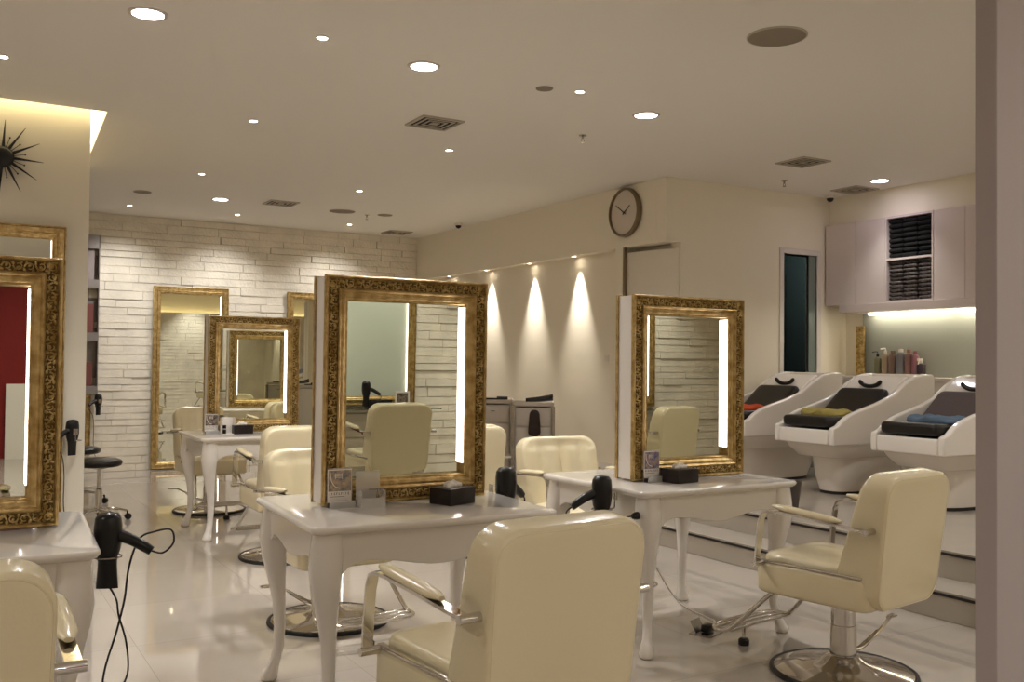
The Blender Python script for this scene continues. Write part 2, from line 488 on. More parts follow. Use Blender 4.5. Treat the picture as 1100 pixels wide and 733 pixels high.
dup(v, 'dusty square air vent over the white cabinets', (7.58, 6.35, ZC))
def make_speaker(x, y, r, label):
    t = thing('ceiling_speaker', label, 'speaker', (x, y, ZC), 0, 'round ceiling speakers')
    obj('rim', MB().lathe([(r, 0), (r, -0.005), (r*0.95, -0.007), (r*0.95, 0)], 36), M['vent'], t)
    obj('grille', MB().lathe([(r*0.95, -0.003), (0.001, -0.006)], 36), M['spk'], t)
    return t
make_speaker(3.70, 3.60, 0.155, 'large round brown ceiling speaker at top right')
make_speaker(3.90, 10.5, 0.15, 'round ceiling speaker far back near the stone wall')
make_speaker(4.42, 10.48, 0.09, 'smaller round ceiling grille right of the far speaker')
make_speaker(1.716, 10.44, 0.09, 'faint round ceiling grille near the left column')
tag(obj('round_blanking_plate', MB().lathe([(0.055, 0), (0.05, -0.006), (0.001, -0.008)], 24, o=(3.193, 5.058, ZC)), M['spk']),
    'faint round blanking cap on the ceiling near the third downlight', 'cap')
def make_sprinkler(x, y, label):
    t = thing('sprinkler_head', label, 'sprinkler', (x, y, ZC), 0, 'fire sprinklers')
    obj('escutcheon', MB().lathe([(0.03, 0), (0.028, -0.006), (0.012, -0.01)], 20), M['dchrome'], t)
    b = MB().cyl((0, 0, -0.008), (0, 0, -0.03), 0.009); b.tube([(0.008, 0, -0.03), (0.013, 0, -0.042), (0, 0, -0.055), (-0.013, 0, -0.042), (-0.008, 0, -0.03)], 0.003, 6)
    obj('body', b, M['dchrome'], t)
    obj('deflector', MB().lathe([(0.016, -0.055), (0.016, -0.058), (0.001, -0.058)], 16), M['dchrome'], t)
    return t
sp = make_sprinkler(4.10, 5.95, 'sprinkler head below the third big downlight')
dup(sp, 'sprinkler head beside the right air vent', (6.68, 6.40, ZC))
dup(sp, 'sprinkler head far back between two round grilles', (4.24, 10.6, ZC))
def make_cam(x, y, label, g='dome cameras'):
    t = thing('dome_camera', label, 'camera', (x, y, ZC), 0, g)
    obj('base', MB().lathe([(0.05, 0), (0.05, -0.02), (0.04, -0.028), (0.001, -0.028)], 24), M['whitesat'], t)
    obj('dome', MB().lathe([(0.036, -0.028), (0.033, -0.045), (0.02, -0.06), (0.001, -0.066)], 24), M['black'], t)
    return t
cm = make_cam(5.45, 10.6, 'small dome camera at the far end of the clock wall')
dup(cm, 'small dome camera in the corner above the white cabinets', (7.66, 6.72, ZC))

# ------------------------------------------------------------------ gold frame mirrors
def frame_ring(b, W, H, prof, y0=0):
    """prof: list of (inset, height) ; frame in XZ plane, front toward -Y"""
    R = []
    for ins, h in prof:
        R.append([Vector((sx*(W/2-ins), y0-h, H/2+sz*(H/2-ins))) for sx, sz in ((-1, -1), (1, -1), (1, 1), (-1, 1))])
    b.rings(R, closed=True)
def carve(b, W, H, inset, hgt, scale=1.0, seed=1):
    r = random.Random(seed); st = 0.034*scale
    sides = [((-W/2+inset, inset), (W/2-inset, inset)), ((W/2-inset, inset), (W/2-inset, H-inset)),
             ((W/2-inset, H-inset), (-W/2+inset, H-inset)), ((-W/2+inset, H-inset), (-W/2+inset, inset))]
    for (x0, z0), (x1, z1) in sides:
        L = math.hypot(x1-x0, z1-z0); n = int(L/st); ux, uz = (x1-x0)/L, (z1-z0)/L; nx, nz = -uz, ux
        for k in range(n+1):
            t = (k+0.0)/n*L; fl = 1 if k % 2 else -1
            def P(a, c, h): return Vector((x0+ux*(t+a)+nx*c, -hgt-h, z0+uz*(t+a)+nz*c))
            s_ = scale
            pts = []
            for q in range(8):
                an = q/7*PI*1.7; rr = (0.016-0.0013*q)*s_
                pts.append(P(rr*math.cos(an)*1.05, fl*(rr*math.sin(an)-0.002*s_), 0.004))
            b.tube(pts, [0.0035*s_*(1-0.06*q) for q in range(8)], 5, 1)
            for dx, dc, rr in ((0.0, fl*0.004, 0.0055), (0.017, -fl*0.011, 0.006), (0.010, fl*0.015, 0.0045), (-0.010, -fl*0.014, 0.004)):
                c0 = P(dx*s_, dc*s_, 0.001); rr *= s_
                an = r.uniform(0, PI); ex, ez = math.cos(an), math.sin(an)
                R = []
                for hh, sc in ((0, 1), (0.004, 0.85), (0.0065, 0.4)):
                    R.append([c0 + Vector((ex*math.cos(w_)*rr*1.5*sc - ez*math.sin(w_)*rr*sc, -hh, ez*math.cos(w_)*rr*1.5*sc + ex*math.sin(w_)*rr*sc)) for w_ in [i*PI/3 for i in range(6)]])
                b.rings(R, cap0=False)
PROF = [(0.0, 0.0), (0.0, 0.016), (0.004, 0.024), (0.009, 0.026), (0.013, 0.022), (0.016, 0.014), (0.052, 0.014),
        (0.055, 0.022), (0.060, 0.025), (0.065, 0.021), (0.069, 0.014), (0.076, 0.016), (0.084, 0.012), (0.090, 0.005), (0.098, 0.004), (0.1, 0.0)]
def half_mirror(t, W, H, y, rot, leds='R', carved=True, fw=0.1, scale=1.0, rec=0.032, glass='mirror'):
    """one framed mirror face at local y, facing -Y when rot=0"""
    X = Matrix.Rotation(rot, 4, 'Z') @ Matrix.Translation((0, y, 0))
    def fin(name, b, m, par, sm=35):
        for v_ in b.bm.verts: v_.co = X @ v_.co
        return obj(name, b, m, par, sm)
    fr = MB(); k = fw/0.1; frame_ring(fr, W, H, [(i*k, h) for i, h in PROF])
    f_ = fin('gold_frame', fr, M['gold'], t)
    if carved:
        cb = MB(); carve(cb, W, H, 0.034*k, 0.0145, scale)
        fin('carved_ornament', cb, M['carve'], f_)
        pb = MB(); frame_ring(pb, W, H, [(0.017*k, 0.0142), (0.017*k, 0.0150), (0.051*k, 0.0150), (0.051*k, 0.0142)])
        fin('patina_channel', pb, M['patina'], f_)
    g = MB().box(-W/2+fw*0.94, W/2-fw*0.94, rec-.0022, rec+.002, fw*0.94, H-fw*0.94)
    gm = fin('mirror_glass' if glass == 'mirror' else 'painted_glass', g, M[glass], t, 0)
    rb = MB(); i0 = fw*0.985
    for sx in (-1, 1): rb.box(sx*(W/2-i0)-.0012, sx*(W/2-i0)+.0012, -.001, rec-.0023, i0, H-i0)
    for z_ in (i0, H-i0): rb.box(-W/2+i0, W/2-i0, -.001, rec-.0023, z_-.0012, z_+.0012)
    fin('inner_reveal', rb, M['gold'], t, 0)
    for s_ in ([1] if leds == 'R' else [1, -1] if leds == 'B' else []):
        xx = s_*(W/2-i0-.0035)
        l = MB().box(xx-0.002, xx+0.002, .001, rec-.004, i0+0.045, H-i0-.01)
        fin('light_strip', l, M['led'], t, 0)
def station_mirror(label, loc, rz, tilt=0.45):
    t = thing('gold_framed_mirror', label, 'mirror', loc, rz, 'gold framed mirrors standing on the tables')
    t.rotation_euler[0] = math.radians(tilt)
    W, H = 0.735, 0.922
    bd = MB(); R = []
    for ins, yy in ((.006, 0), (.006, .11), (.098, .11), (.098, 0)):
        R.append([Vector((sx*(W/2-ins), yy, H/2+sz*(H/2-ins))) for sx, sz in ((-1, -1), (1, -1), (1, 1), (-1, 1))])
    bd.rings(R, closed=True)
    obj('mirror_body', bd, M['whitesat'], t, 0)
    obj('divider_board', MB().box(-W/2+.1, W/2-.1, .05, .06, .1, H-.1), M['whitesat'], t, 0)
    half_mirror(t, W, H, 0.0, 0, 'R')
    half_mirror(t, W, H, -0.11, PI, 'R')
    return t
ZT = 0.765
m1 = station_mirror('double-sided gold framed mirror standing on the centre table', (1.665, 3.69, ZT+.0045), 0)
# back faces were built about the origin; rotation by PI already places them behind the body
dup(m1, 'double-sided gold framed mirror standing on the right table', (3.288, 3.80, ZT+.0045), 0)
dup(m1, 'double-sided gold framed mirror cut by the left photo edge', (-0.02, 3.67, ZT+.0045), 0)
dup(m1, 'gold framed mirror on the far table before the stone wall', (2.145, 7.73, ZT+.0045), 0)

def wall_mirror(name, label, loc, rz, W, H, leds, fw=0.09, group=None, carved=False, glass='mirror'):
    t = thing(name, label, 'mirror', loc, rz, group)
    obj('backboard', MB().box(-W/2+.005, W/2-.005, 0.021, 0.034, 0.005, H-.005), M['gold'], t, 0)
    half_mirror(t, W, H, 0.0, 0, leds, carved, fw, rec=0.018, glass=glass)
    b = MB()
    R_ = []
    for ins, yy in ((.004, .001), (.004, .0205), (fw, .0205), (fw, .001)):
        R_.append([Vector((sx*(W/2-ins), yy, H/2+sz*(H/2-ins))) for sx, sz in ((-1, -1), (1, -1), (1, 1), (-1, 1))])
    b.rings(R_, closed=True); obj('frame_side', b, M['gold'], t, 0)
    return t
g = 'tall gold framed wall mirrors'
tm = wall_mirror('tall_wall_mirror', 'tall gold framed mirror leaning on the stone wall, left of the far table', (2.605, 12.215, 0.01), 0, 0.90, 2.215, 'R', 0.09, g)
dup(tm, 'tall gold framed mirror on the stone wall, half hidden by the centre mirror', (4.255, 12.215, 0.01))
dup(tm, 'tall gold framed mirror on the left column behind the front mirror', (0.256, 7.268, 0.03))
sm = wall_mirror('tall_wall_mirror', 'narrow gold mirror frame below the magazine rack', (1.03, 12.215, 0.2), 0, 0.90, 0.72, '', 0.09, g)

# ------------------------------------------------------------------ styling tables
def rr(W, D, rc, z, n=6, ):
    P = []
    for cx, cy, a0 in ((W/2-rc, D/2-rc, 0), (-W/2+rc, D/2-rc, 90), (-W/2+rc, -D/2+rc, 180), (W/2-rc, -D/2+rc, 270)):
        for i in range(n+1):
            a = math.radians(a0+90*i/n); P.append(Vector((cx+rc*math.cos(a), cy+rc*math.sin(a), z)))
    return P
def make_table(label, loc, rz):
    t = thing('styling_table', label, 'table', loc, rz, 'white cabriole-leg styling tables')
    W, D = 1.0, 0.87
    b = MB().rings([rr(W-.06, D-.06, .03, .732), rr(W-.03, D-.03, .035, .735), rr(W-.012, D-.012, .04, .742), rr(W, D, .045, .750),
                    rr(W, D, .045, .757), rr(W-.008, D-.008, .042, .763), rr(W-.02, D-.02, .04, .765)])
    obj('tabletop', b, M['white'], t, 40)
    ap = MB(); ins = 0.055
    def edge(L):
        pts = [(-L/2, .735), (L/2, .735)]
        n = 40; low = []
        for i in range(n+1):
            u = 1-2*i/n; a = abs(u)
            if a < 0.62: dz = 0.105 + 0.035*(0.5+0.5*math.cos(PI*a/0.62))
            else:
                q = (a-0.62)/0.38; dz = 0.105 + 0.16*q**2.6
            low.append((u*L/2, .735-dz))
        return pts+low
    for L, off, axis in ((W-2*ins, D/2-ins, 'y'), (D-2*ins, W/2-ins, 'x')):
        for s_ in (-1, 1):
            ap.prism(edge(L), s_*off-0.012, s_*off+0.012, axis)
    obj('apron', ap, M['white'], t, 30, bevel=0.003)
    for sx in (-1, 1):
        for sy in (-1, 1):
            bx, by = sx*(W/2-.085), sy*(D/2-.085); dx, dy = sx*.7071, sy*.7071
            prof = [(.735, .012, .054), (.66, .016, .060), (.60, .022, .060), (.53, .018, .052), (.44, .006, .042), (.34, -.008, .030),
                    (.24, -.014, .026), (.14, -.008, .0235), (.08, .008, .024), (.05, .022, .031), (.025, .032, .037), (.008, .034, .036), (0, .034, .028)]
            R = []
            for z, o_, r0 in prof:
                ring = []
                for q in range(16):
                    a = q/16*2*PI; ca, sa = math.cos(a), math.sin(a)
                    k = 1/(abs(ca)**3+abs(sa)**3)**(1/3) if z > .5 else 1
                    ring.append(Vector((bx+dx*o_+ca*r0*k*.95, by+dy*o_+sa*r0*k*.95, z)))
                R.append(ring)
            obj('leg', MB().rings(R), M['white'], t, 50)
    return t
tb = make_table('white cabriole-leg table carrying the centre mirror', (1.625, 3.64, 0), -2.5)
dup(tb, 'white cabriole-leg table carrying the right mirror, beside the steps', (3.225, 3.885, 0), 1.0)
dup(tb, 'white table at the left photo edge under the left mirror', (-0.055, 3.61, 0), -3.0)
dup(tb, 'white table far back between the tall mirror and the rear chairs', (2.13, 7.66, 0), 0)

# ------------------------------------------------------------------ salon chairs
def make_chair(label, loc, rz, lift=0.0):
    t = thing('styling_chair', label, 'chair', loc, rz, 'cream hydraulic styling chairs')
    b = MB().lathe([(.295, .004), (.296, .018), (.27, .026), (.17, .042), (.10, .056), (.075, .075), (.062, .085), (.001, .085)], 48)
    ba = obj('base_disc', b, M['chrome'], t, 40)
    obj('rubber_ring', MB().lathe([(.29, 0), (.31, 0), (.314, .008), (.311, .018), (.302, .022), (.29, .018)], 48), M['rubber'], ba)
    b = MB().lathe([(.056, .08), (.056, .21+lift/2), (.056, .215+lift/2), (.052, .216+lift/2), (.052, .345+lift), (.001, .345+lift)], 32)
    b.box(-.12, .12, -.1, .1, .335+lift, .355+lift, bev=.004)
    obj('column', b, M['chrome'], t, 40)
    b = MB().tube([(.045, -.02, .10), (.10, -.04, .11), (.20, -.06, .17), (.27, -.06, .205), (.31, -.05, .21)], .007, 8)
    b.tube([(.05, .0, .09), (.11, -.01, .10), (.20, -.045, .165)], .005, 6)
    b.box(.29, .345, -.065, -.035, .203, .217, bev=.005)
    obj('pump_lever', b, M['chrome'], t)
    L = lift
    # seat
    b = MB().cushion(.51, .55, .14, .05, .022, X=Matrix.Translation((0, .015, .413+L)))
    sb = obj('seat_base', b, M['cream'], t, 60)
    for sx in (-1, 1):
      b = MB().box(sx*.243-.011, sx*.243+.011, -.235, .255, .480+L, .489+L, bev=.002)
      obj('side_rail', b, M['chrome'], sb)
    def sf(x, y, z, side, m):
        if side > 0:
            z += 0.009*(1-(2*x/.45)**2)*(1-m**4) - .012*(1-m)*0
            z += .012*max(0, y)*4*(1-m**6)*.5
        return x, y, z
    b = MB().cushion(.455, .50, .065, .06, .026, sf, X=Matrix.Translation((0, .025, .483+L)))
    obj('seat', b, M['cream'], t, 60)
    # backrest : W along x, H along z ; thickness y
    def bf(x, y, z, side, m):
        v_ = y/.56                      # -0.5 .. 0.5
        x *= 1.0 + 0.05*v_ - (0.05 if v_ < -.3 else 0)*((-.3-v_)/.2 if v_ < -.3 else 0)
        z2 = z
        if side > 0:                    # front, channelled
            ch = abs(math.sin(PI*(x/.53+.5)*4))
            z2 += (0.022*ch**0.6)*(1-m**6)*(1 if v_ < .36 else .6) - 0.02*(1-(2*x/.53)**2)*(1-m**8) + .012 + .10*(.5-v_)
        else:
            z2 -= 0.008*(1-m**2)
        return x, y, z2
    ang = math.radians(7)
    X = Matrix.Translation((0, -.275, .63+L)) @ Matrix.Rotation(ang, 4, 'X') @ Matrix.Rotation(PI/2, 4, 'X') @ Matrix.Rotation(PI, 4, 'Y')
    b = MB().cushion(.50, .56, .105, .085, .020, bf, n=18, X=X)
    bk = obj('backrest', b, M['cream'], t, 60)
    # piping round the rear panel
    pts = []
    for p_ in rr(.478, .538, .078, 0, 5): 
        v_ = p_.y/.56
        pts.append(X @ Vector((p_.x*(1+.05*v_), p_.y, -.049)))
    obj('piping', MB().tube(pts, .0028, 6, 1, closed=True), M['cream'], bk, 60)
    # arms
    for sx in (-1, 1):
        x = sx*.292
        path = [(x, -.29, .685+L), (x, -.20, .692+L), (x, -.05, .705+L), (x, .10, .715+L), (x, .17, .717+L), (x, .205, .705+L), (x, .222, .67+L),
                (x, .232, .60+L), (x, .238, .54+L), (x, .242, .49+L), (x, .243, .465+L)]
        Q = []
        for i in range(len(path)-1):
            for k in range(3):
                a, c_ = Vector(path[i]), Vector(path[i+1]); Q.append(a.lerp(c_, k/3))
        Q.append(Vector(path[-1]))
        b = MB().strap(Q, .017, .005)
        b.cyl((sx*.235, -.285, .685+L), (sx*.315, -.285, .685+L), .013)
        b.cyl((sx*.235, .242, .475+L), (sx*.315, .242, .475+L), .013)
        ar = obj('armrest', b, M['chrome'], t, 40)
        pd = MB(); R = []
        for k in range(9):
            y = -.17 + k/8*.33; zz = .693 + (y+.2)*.08 + .016 + L; e = 1-abs(k/4-1)**6*.6
            R.append([Vector((x+math.cos(a)*.026*e, y, zz+math.sin(a)*.015*e)) for a in [q/14*2*PI for q in range(14)]])
        pd.rings(R); obj('arm_pad', pd, M['cream'], ar, 60)
    # footrest
    b = MB()
    for sx in (-1, 1):
        b.tube([(sx*.17, .18, .36+L), (sx*.185, .23, .34+L), (sx*.215, .36, .21+L), (sx*.235, .44, .135+L), (sx*.24, .50, .125+L), (sx*.20, .545, .125+L), (sx*.10, .56, .125+L), (0, .562, .125+L)], .011, 10, 4)
    for yy in (.43, .475, .52): b.tube([(-.23, yy, .128+L), (0, yy+.01, .128+L), (.23, yy, .128+L)], .007, 8, 3)
    b.cyl((0, .53, .125+L), (0, .53, .035), .009)
    fo = obj('footrest', b, M['chrome'], t, 50)
    obj('rubber_foot', MB().lathe([(.022, 0), (.026, .004), (.026, .026), (.018, .034), (.001, .034)], 18, o=(0, .53, 0)), M['rubber'], fo)
    return t
ch = make_chair('cream styling chair nearest the camera, back turned, before the centre table', (1.385, 2.42, 0), 5, .03)
ch2 = make_chair('cream styling chair at right, back turned, its round chrome base showing', (3.42, 2.92, 0), 9)
def chair(label, x, y, rz): return dup(ch2, label, (x, y, 0), rz)
dup(ch, 'cream styling chair cut off at the lower left corner of the photo', (-.05, 2.45, 0), 0)
chair('cream chair facing the camera behind the centre table, left of the mirror', 1.74, 4.80, 181).scale = (1, 1, .955)
chair('cream chair facing the camera behind the right table, between both mirrors', 3.26, 4.76, 173).scale = (1, 1, .975)
chair('cream chair in the middle distance, back turned, before the far table', 2.04, 6.50, 0)
chair('cream chair behind the far table, beside the tall mirror', 2.05, 8.75, 182)
chair('cream chair half hidden behind the right edge of the centre mirror', 3.13, 6.15, 0)
rc = make_chair('raised cream chair seen in the centre mirror, facing the front wall', (3.05, .25, 0), 178, 0.06)
dup(rc, 'raised cream chair seen in the right mirror, facing the front wall', (5.55, .75, 0), 170)

# ------------------------------------------------------------------ hairdryers
def make_dryer(label, loc, rz, cord=None, s=1.0, group='black hairdryers'):
    t = thing('hair_dryer', label, 'hair dryer', loc, rz, group)
    t.scale = (s, s, s)
    b = MB().lathe([(.001, .125), (.030, .12), (.040, .105), (.043, .08), (.043, .03), (.038, 0), (.031, -.02), (.029, -.035), (.001, -.035)], 24)
    obj('barrel', b, M['black'], t, 50)
    b = MB(); R = []
    for z, a, c_ in ((-.033, .029, .029), (-.06, .030, .022), (-.115, .034, .008), (-.12, .034, .007)):
        R.append([Vector((a*math.cos(q/16*2*PI), c_*math.sin(q/16*2*PI), z)) for q in range(16)])
    obj('nozzle', MB().rings(R), M['black'], t, 50)
    b = MB().tube([(.03, 0, .05), (.07, 0, .035), (.11, 0, .012), (.135, 0, -.004)], [.021, .018, .017, .015], 12, 3)
    h = obj('handle', b, M['black'], t, 50)
    if cord: obj('cord', MB().tube(cord, .0035, 6, 6), M['black'], h, 60)
    return t
def make_holder(label, loc, rz):
    t = thing('dryer_holder', label, 'holder', loc, rz, 'wire dryer holders')
    b = MB().tube([(.047*math.cos(a), .047*math.sin(a), 0) for a in [i/12*2*PI for i in range(12)]], .003, 6, 1, closed=True)
    b.tube([(-.047, 0, 0), (-.07, 0, 0), (-.075, 0, .01), (-.075, 0, .07)], .003, 6, 3)
    b.box(-.08, -.074, -.015, .015, .04, .085)
    obj('ring', b, M['dchrome'], t)
    return t
# left table
c0 = [(.135, 0, -.004), (.17, 0, -.01), (.20, .01, .02), (.19, .02, .06), (.14, .02, .055), (.09, .03, .03), (.06, .03, -.06), (.05, .02, -.16),
      (.03, .01, -.26), (.00, 0, -.37), (-.005, 0, -.44), (.03, 0, -.46), (.065, .01, -.40), (.06, .01, -.30), (.035, .01, -.21), (.03, 0, -.16), (.01, 0, -.12)]
hd = make_dryer('black hairdryer hanging from the left table, its cord looping down', (.50, 3.60, .68), -20, c0, 1.08)
hh = make_holder('wire holder of the hairdryer on the left table', (.50, 3.60, .66), 0)
c1 = [(.135, 0, -.004), (.16, 0, -.03), (.16, .02, -.10), (.10, .03, -.14), (.05, .03, -.12), (.02, .03, -.2), (0, .03, -.3)]
hd2 = make_dryer('black hairdryer hanging at the left side of the right table', (2.662, 3.68, .685), 168, c1, 1.12)
dup(hh, 'wire holder of the hairdryer on the right table', (2.662, 3.68, .665), 180)
dup(hd2, 'black hairdryer peeping over the right rear edge of the centre table', (2.20, 3.78, .735), 30)
dup(hh, 'wire holder at the right rear side of the centre table', (2.20, 3.78, .715), 0)
c2 = [(.135, 0, -.004), (.14, 0, -.04), (.08, 0, -.12), (.06, 0, -.25), (.06, 0, -.45), (.03, 0, -.6)]
hd3 = make_dryer('black hairdryer hanging on the left column beside the front mirror', (.76, 7.20, .80), 215, c2)
dup(hh, 'wire holder fixed to the left column', (.775, 7.22, .78), 90)
dup(hd3, 'black hairdryer hanging below the magazine rack by the stone wall', (1.55, 12.12, .80), 215)
dup(hh, 'wire holder below the magazine rack', (1.56, 12.14, .78), 90)
# plug in side of right table
b = MB().lathe([(.018, 0), (.018, .012), (.012, .03), (.001, .032)], 16, X=Matrix.Translation((2.735, 3.50, .655)) @ Matrix.Rotation(-PI/2, 4, 'Y'))
b.tube([(2.70, 3.50, .655), (2.66, 3.52, .645), (2.63, 3.56, .61), (2.62, 3.62, .55)], .0035, 6, 5)
tag(obj('power_plug', b, M['black']), 'round black plug and lead in the left end of the right table', 'plug')

# ------------------------------------------------------------------ things on the tables
def make_card(label, loc, rz, pic):
    t = thing('brochure_stand', label, 'brochure stand', loc, rz, 'brochure stands on the tables')
    b = MB().box(-.052, .052, -.002, .0005, 0, .155); b.box(-.052, .052, -.04, .0, 0, .003); b.box(-.052, .052, -.0405, -.038, 0, .03)
    obj('acrylic_holder', b, M['glass'], t, 0)
    c_ = obj('leaflet', MB().box(-.049, .049, -.0045, -.0025, .02, .15), M['paper'], t, 0)
    obj('leaflet_picture', MB().box(-.047, .047, -.0052, -.0046, .064, .147), pic, c_, 0)
    ink = MB()
    x = -.042
    r = random.Random(4)
    for k in range(9):
        ww = .0065; hgt = .009
        ink.box(x, x+.0018, -.0052, -.0046, .050, .050+hgt)
        if k % 3 != 1: ink.box(x, x+ww*.75, -.0052, -.0046, .050+hgt-.0018, .050+hgt)
        if k % 2 == 0: ink.box(x, x+ww*.75, -.0052, -.0046, .050, .0518)
        x += .0095
    ink.box(-.042, .02, -.0052, -.0046, .042, .0435)
    obj('leaflet_lettering', ink, M['ink'], c_, 0)
    f_ = MB()
    for z0, z1 in ((.118, .120), (.130, .132), (.1245, .126)): f_.box(-.018, .008, -.0058, -.0053, z0, z1)
    f_.box(-.020, -.018, -.0058, -.0053, .112, .136); f_.box(.008, .010, -.0058, -.0053, .112, .136)
    f_.tube([(-.04, -.0055, .14), (-.036, -.0055, .11), (-.022, -.0055, .085), (.0, -.0055, .075)], .002, 5, 4)
    obj('leaflet_emblem', f_, M['paper'], c_, 0)
    obj('holder_base', MB().box(-.051, .051, -.037, -.006, .003, .02), M['ink'], t, 0)
    return t
make_card('brochure stand with a dark picture leaflet at the centre mirror', (1.362, 3.655, ZT), -2, M['pic_a'])
make_card('brochure stand with a blue picture leaflet at the right mirror', (3.02, 3.762, ZT), 3, M['pic_b'])
make_card('brochure stand with a brown picture leaflet on the far table', (1.80, 7.66, ZT), 0, M['pic_c'])
def make_tissue(label, loc, rz):
    t = thing('tissue_box', label, 'tissue box', loc, rz, 'dark tissue boxes')
    obj('box', MB().box(-.075, .075, -.06, .06, 0, .068, bev=.004), M['tbox'], t)
    b = MB()
    b.cushion(.075, .05, .03, .02, .012, lambda x, y, z, s_, m: (x+.004*math.sin(y*200), y, z*(1.3-m)+.004*math.sin(x*240)+(.006 if s_ > 0 else 0)), n=6, X=Matrix.Translation((0, 0, .072)))
    obj('tissue', b, M['tissue'], t, 60)
    return t
ti = make_tissue('dark tissue box in front of the centre mirror', (1.815, 3.555, ZT), 20)
dup(ti, 'black tissue box in front of the right mirror', (3.14, 3.69, ZT), 8)
dup(ti, 'dark tissue box in front of the far table mirror', (2.02, 7.60, ZT), 0)
# clear acrylic holder with small tool
t = thing('acrylic_tray', 'clear acrylic comb holder between leaflet and gold frame on the centre table', 'holder', (1.475, 3.60, ZT), -2)
b = MB()
b.box(-.05, .05, .04, .0425, 0, .14); b.box(-.05, .05, -.03, .0425, 0, .003); b.box(-.05, -.0475, -.03, .0425, 0, .07); b.box(.0475, .05, -.03, .0425, 0, .07); b.box(-.05, .05, -.03, -.0275, 0, .04)
obj('acrylic_box', b, M['glass'], t, 0)
t2 = thing('hair_clip', 'small dark upright hair clip standing in the clear holder', 'hair clip', (1.50, 3.61, ZT+.004), 0)
b = MB().tube([(0, 0, 0), (.004, 0, .03), (.012, 0, .07)], .004, 6, 3); b.tube([(.004, 0, .0), (.012, 0, .03), (.012, 0, .07)], .004, 6, 3)
b.tube([(-.03, 0, .066), (.03, 0, .066)], .003, 6, 1)
obj('clip', b, M['dchrome'], t2)
t = thing('acrylic_box', 'clear box with two black bottle caps beside the far brochure stand', 'box', (1.905, 7.58, ZT), 0)
b = MB(); b.box(-.05, .05, .03, .033, 0, .13); b.box(-.05, .05, -.03, .033, 0, .004); b.box(-.05, -.047, -.03, .033, 0, .13); b.box(.047, .05, -.03, .033, 0, .13)
obj('acrylic_wall', b, M['tissue'], t, 0)
obj('cap', MB().lathe([(.014, .004), (.014, .035), (.001, .035)], 16, o=(-.025, 0, 0)), M['black'], t)
obj('cap', MB().lathe([(.014, .045), (.014, .07), (.001, .07)], 16, o=(-.025, 0, 0)), M['black'], t)

# ------------------------------------------------------------------ black stools
def make_stool(label, loc, rz):
    t = thing('rolling_stool', label, 'stool', loc, rz, 'black rolling stools')
    obj('seat', MB().lathe([(.001, .455), (.15, .455), (.172, .465), (.18, .485), (.172, .505), (.14, .517), (.001, .52)], 36), M['blackl'], t, 50)
    obj('column', MB().lathe([(.028, .08), (.028, .27), (.024, .275), (.016, .276), (.016, .43), (.06, .44), (.06, .455), (.001, .455)], 20), M['chrome'], t)
    st = MB()
    for k in range(5):
        a = k*2*PI/5; c_, s_ = math.cos(a), math.sin(a)
        st.tube([(0, 0, .105), (c_*.12, s_*.12, .10), (c_*.23, s_*.23, .075)], [.016, .013, .010], 8, 3)
        cs = MB().cyl((c_*.24-s_*.014, s_*.24+c_*.014, .026), (c_*.24+s_*.014, s_*.24-c_*.014, .026), .026, seg=16)
        cs.cyl((c_*.235, s_*.235, .04), (c_*.235, s_*.235, .078), .007)
        obj('caster', cs, M['rubber'], t, 50)
    obj('star_base', st, M['chrome'], t, 50)
    return t
so = make_stool('nearer black round rolling stool beside the left column', (1.11, 8.55, 0), 10)
so2 = dup(so, 'farther black round rolling stool, half hidden by the left column', (1.10, 9.75, 0), 40)

# ------------------------------------------------------------------ magazine rack on stone wall
t = thing('magazine_rack', 'tall narrow grey magazine rack on the stone wall by the column', 'rack', (1.45, 12.23, .92), 0)
b = MB(); W = .17
b.box(-.5, .09, .015, .025, 0, 1.86); b.box(.08, .09, -.10, .025, 0, 1.86); b.box(-.5, -.49, -.10, .025, 0, 1.86)
for z in (0, .62, 1.24): b.box(-.49, .08, -.10, .015, z, z+.012); b.box(-.49, .08, -.102, -.098, z+.012, z+.10)
b.box(-.5, .09, -.10, .025, 1.70, 1.86)
obj('rack_frame', b, M['rack'], t, 0)
k = 0
for z in (.0, .62, 1.24):
    for j in range(5):
        x = -.30+j*.075
        mm = MB().box(-.034, .034, -.006, .006, 0, .42 if z else .36, bev=.001)
        o = tag(obj('magazine', mm, [M['maga'], M['magb'], M['magc'], M['magb'], M['maga']][(j+k) % 5], None, 0), 'magazine standing upright in the tall grey rack', 'magazine', 'magazines in the wall rack')
        o.location = (1.45+x, 12.175-.012*(j % 2), .92+z+.013); 
    k += 1

# ------------------------------------------------------------------ clocks
t = thing('wall_clock', 'round wall clock with plain pale face, hands at ten past ten', 'clock', (XS, 7.43, 2.80), 0)
X = Matrix.Rotation(-PI/2, 4, 'Y')
obj('case', MB().lathe([(.225, 0), (.236, .01), (.236, .05), (.228, .058), (.216, .058), (.214, .040), (.214, 0)], 48, X=X), M['rim'], t, 40)
obj('face', MB().lathe([(.215, .02), (.215, .035), (.001, .0352)], 48, X=X), M['face'], t, 40)
def hand(ang, L, tail, w, x):
    # seen from -X side: right is -Y
    R_ = Matrix.Translation((x, 0, 0)) @ Matrix.Rotation(ang, 4, 'X')
    return MB().box(-.0015, .0015, -w, w, -tail, L, X=R_)
h = obj('hour_hand', hand(math.radians(-(-55)), .105, .03, .0045, -.040), M['ink'], t, 0)
h = obj('minute_hand', hand(math.radians(-(58)), .15, .035, .0035, -.044), M['ink'], t, 0)
t = thing('sunburst_clock', 'black sunburst wall clock with spikes on the left column', 'clock', (.305, 7.30, 2.69), 0)
X = Matrix.Rotation(PI/2, 4, 'X')
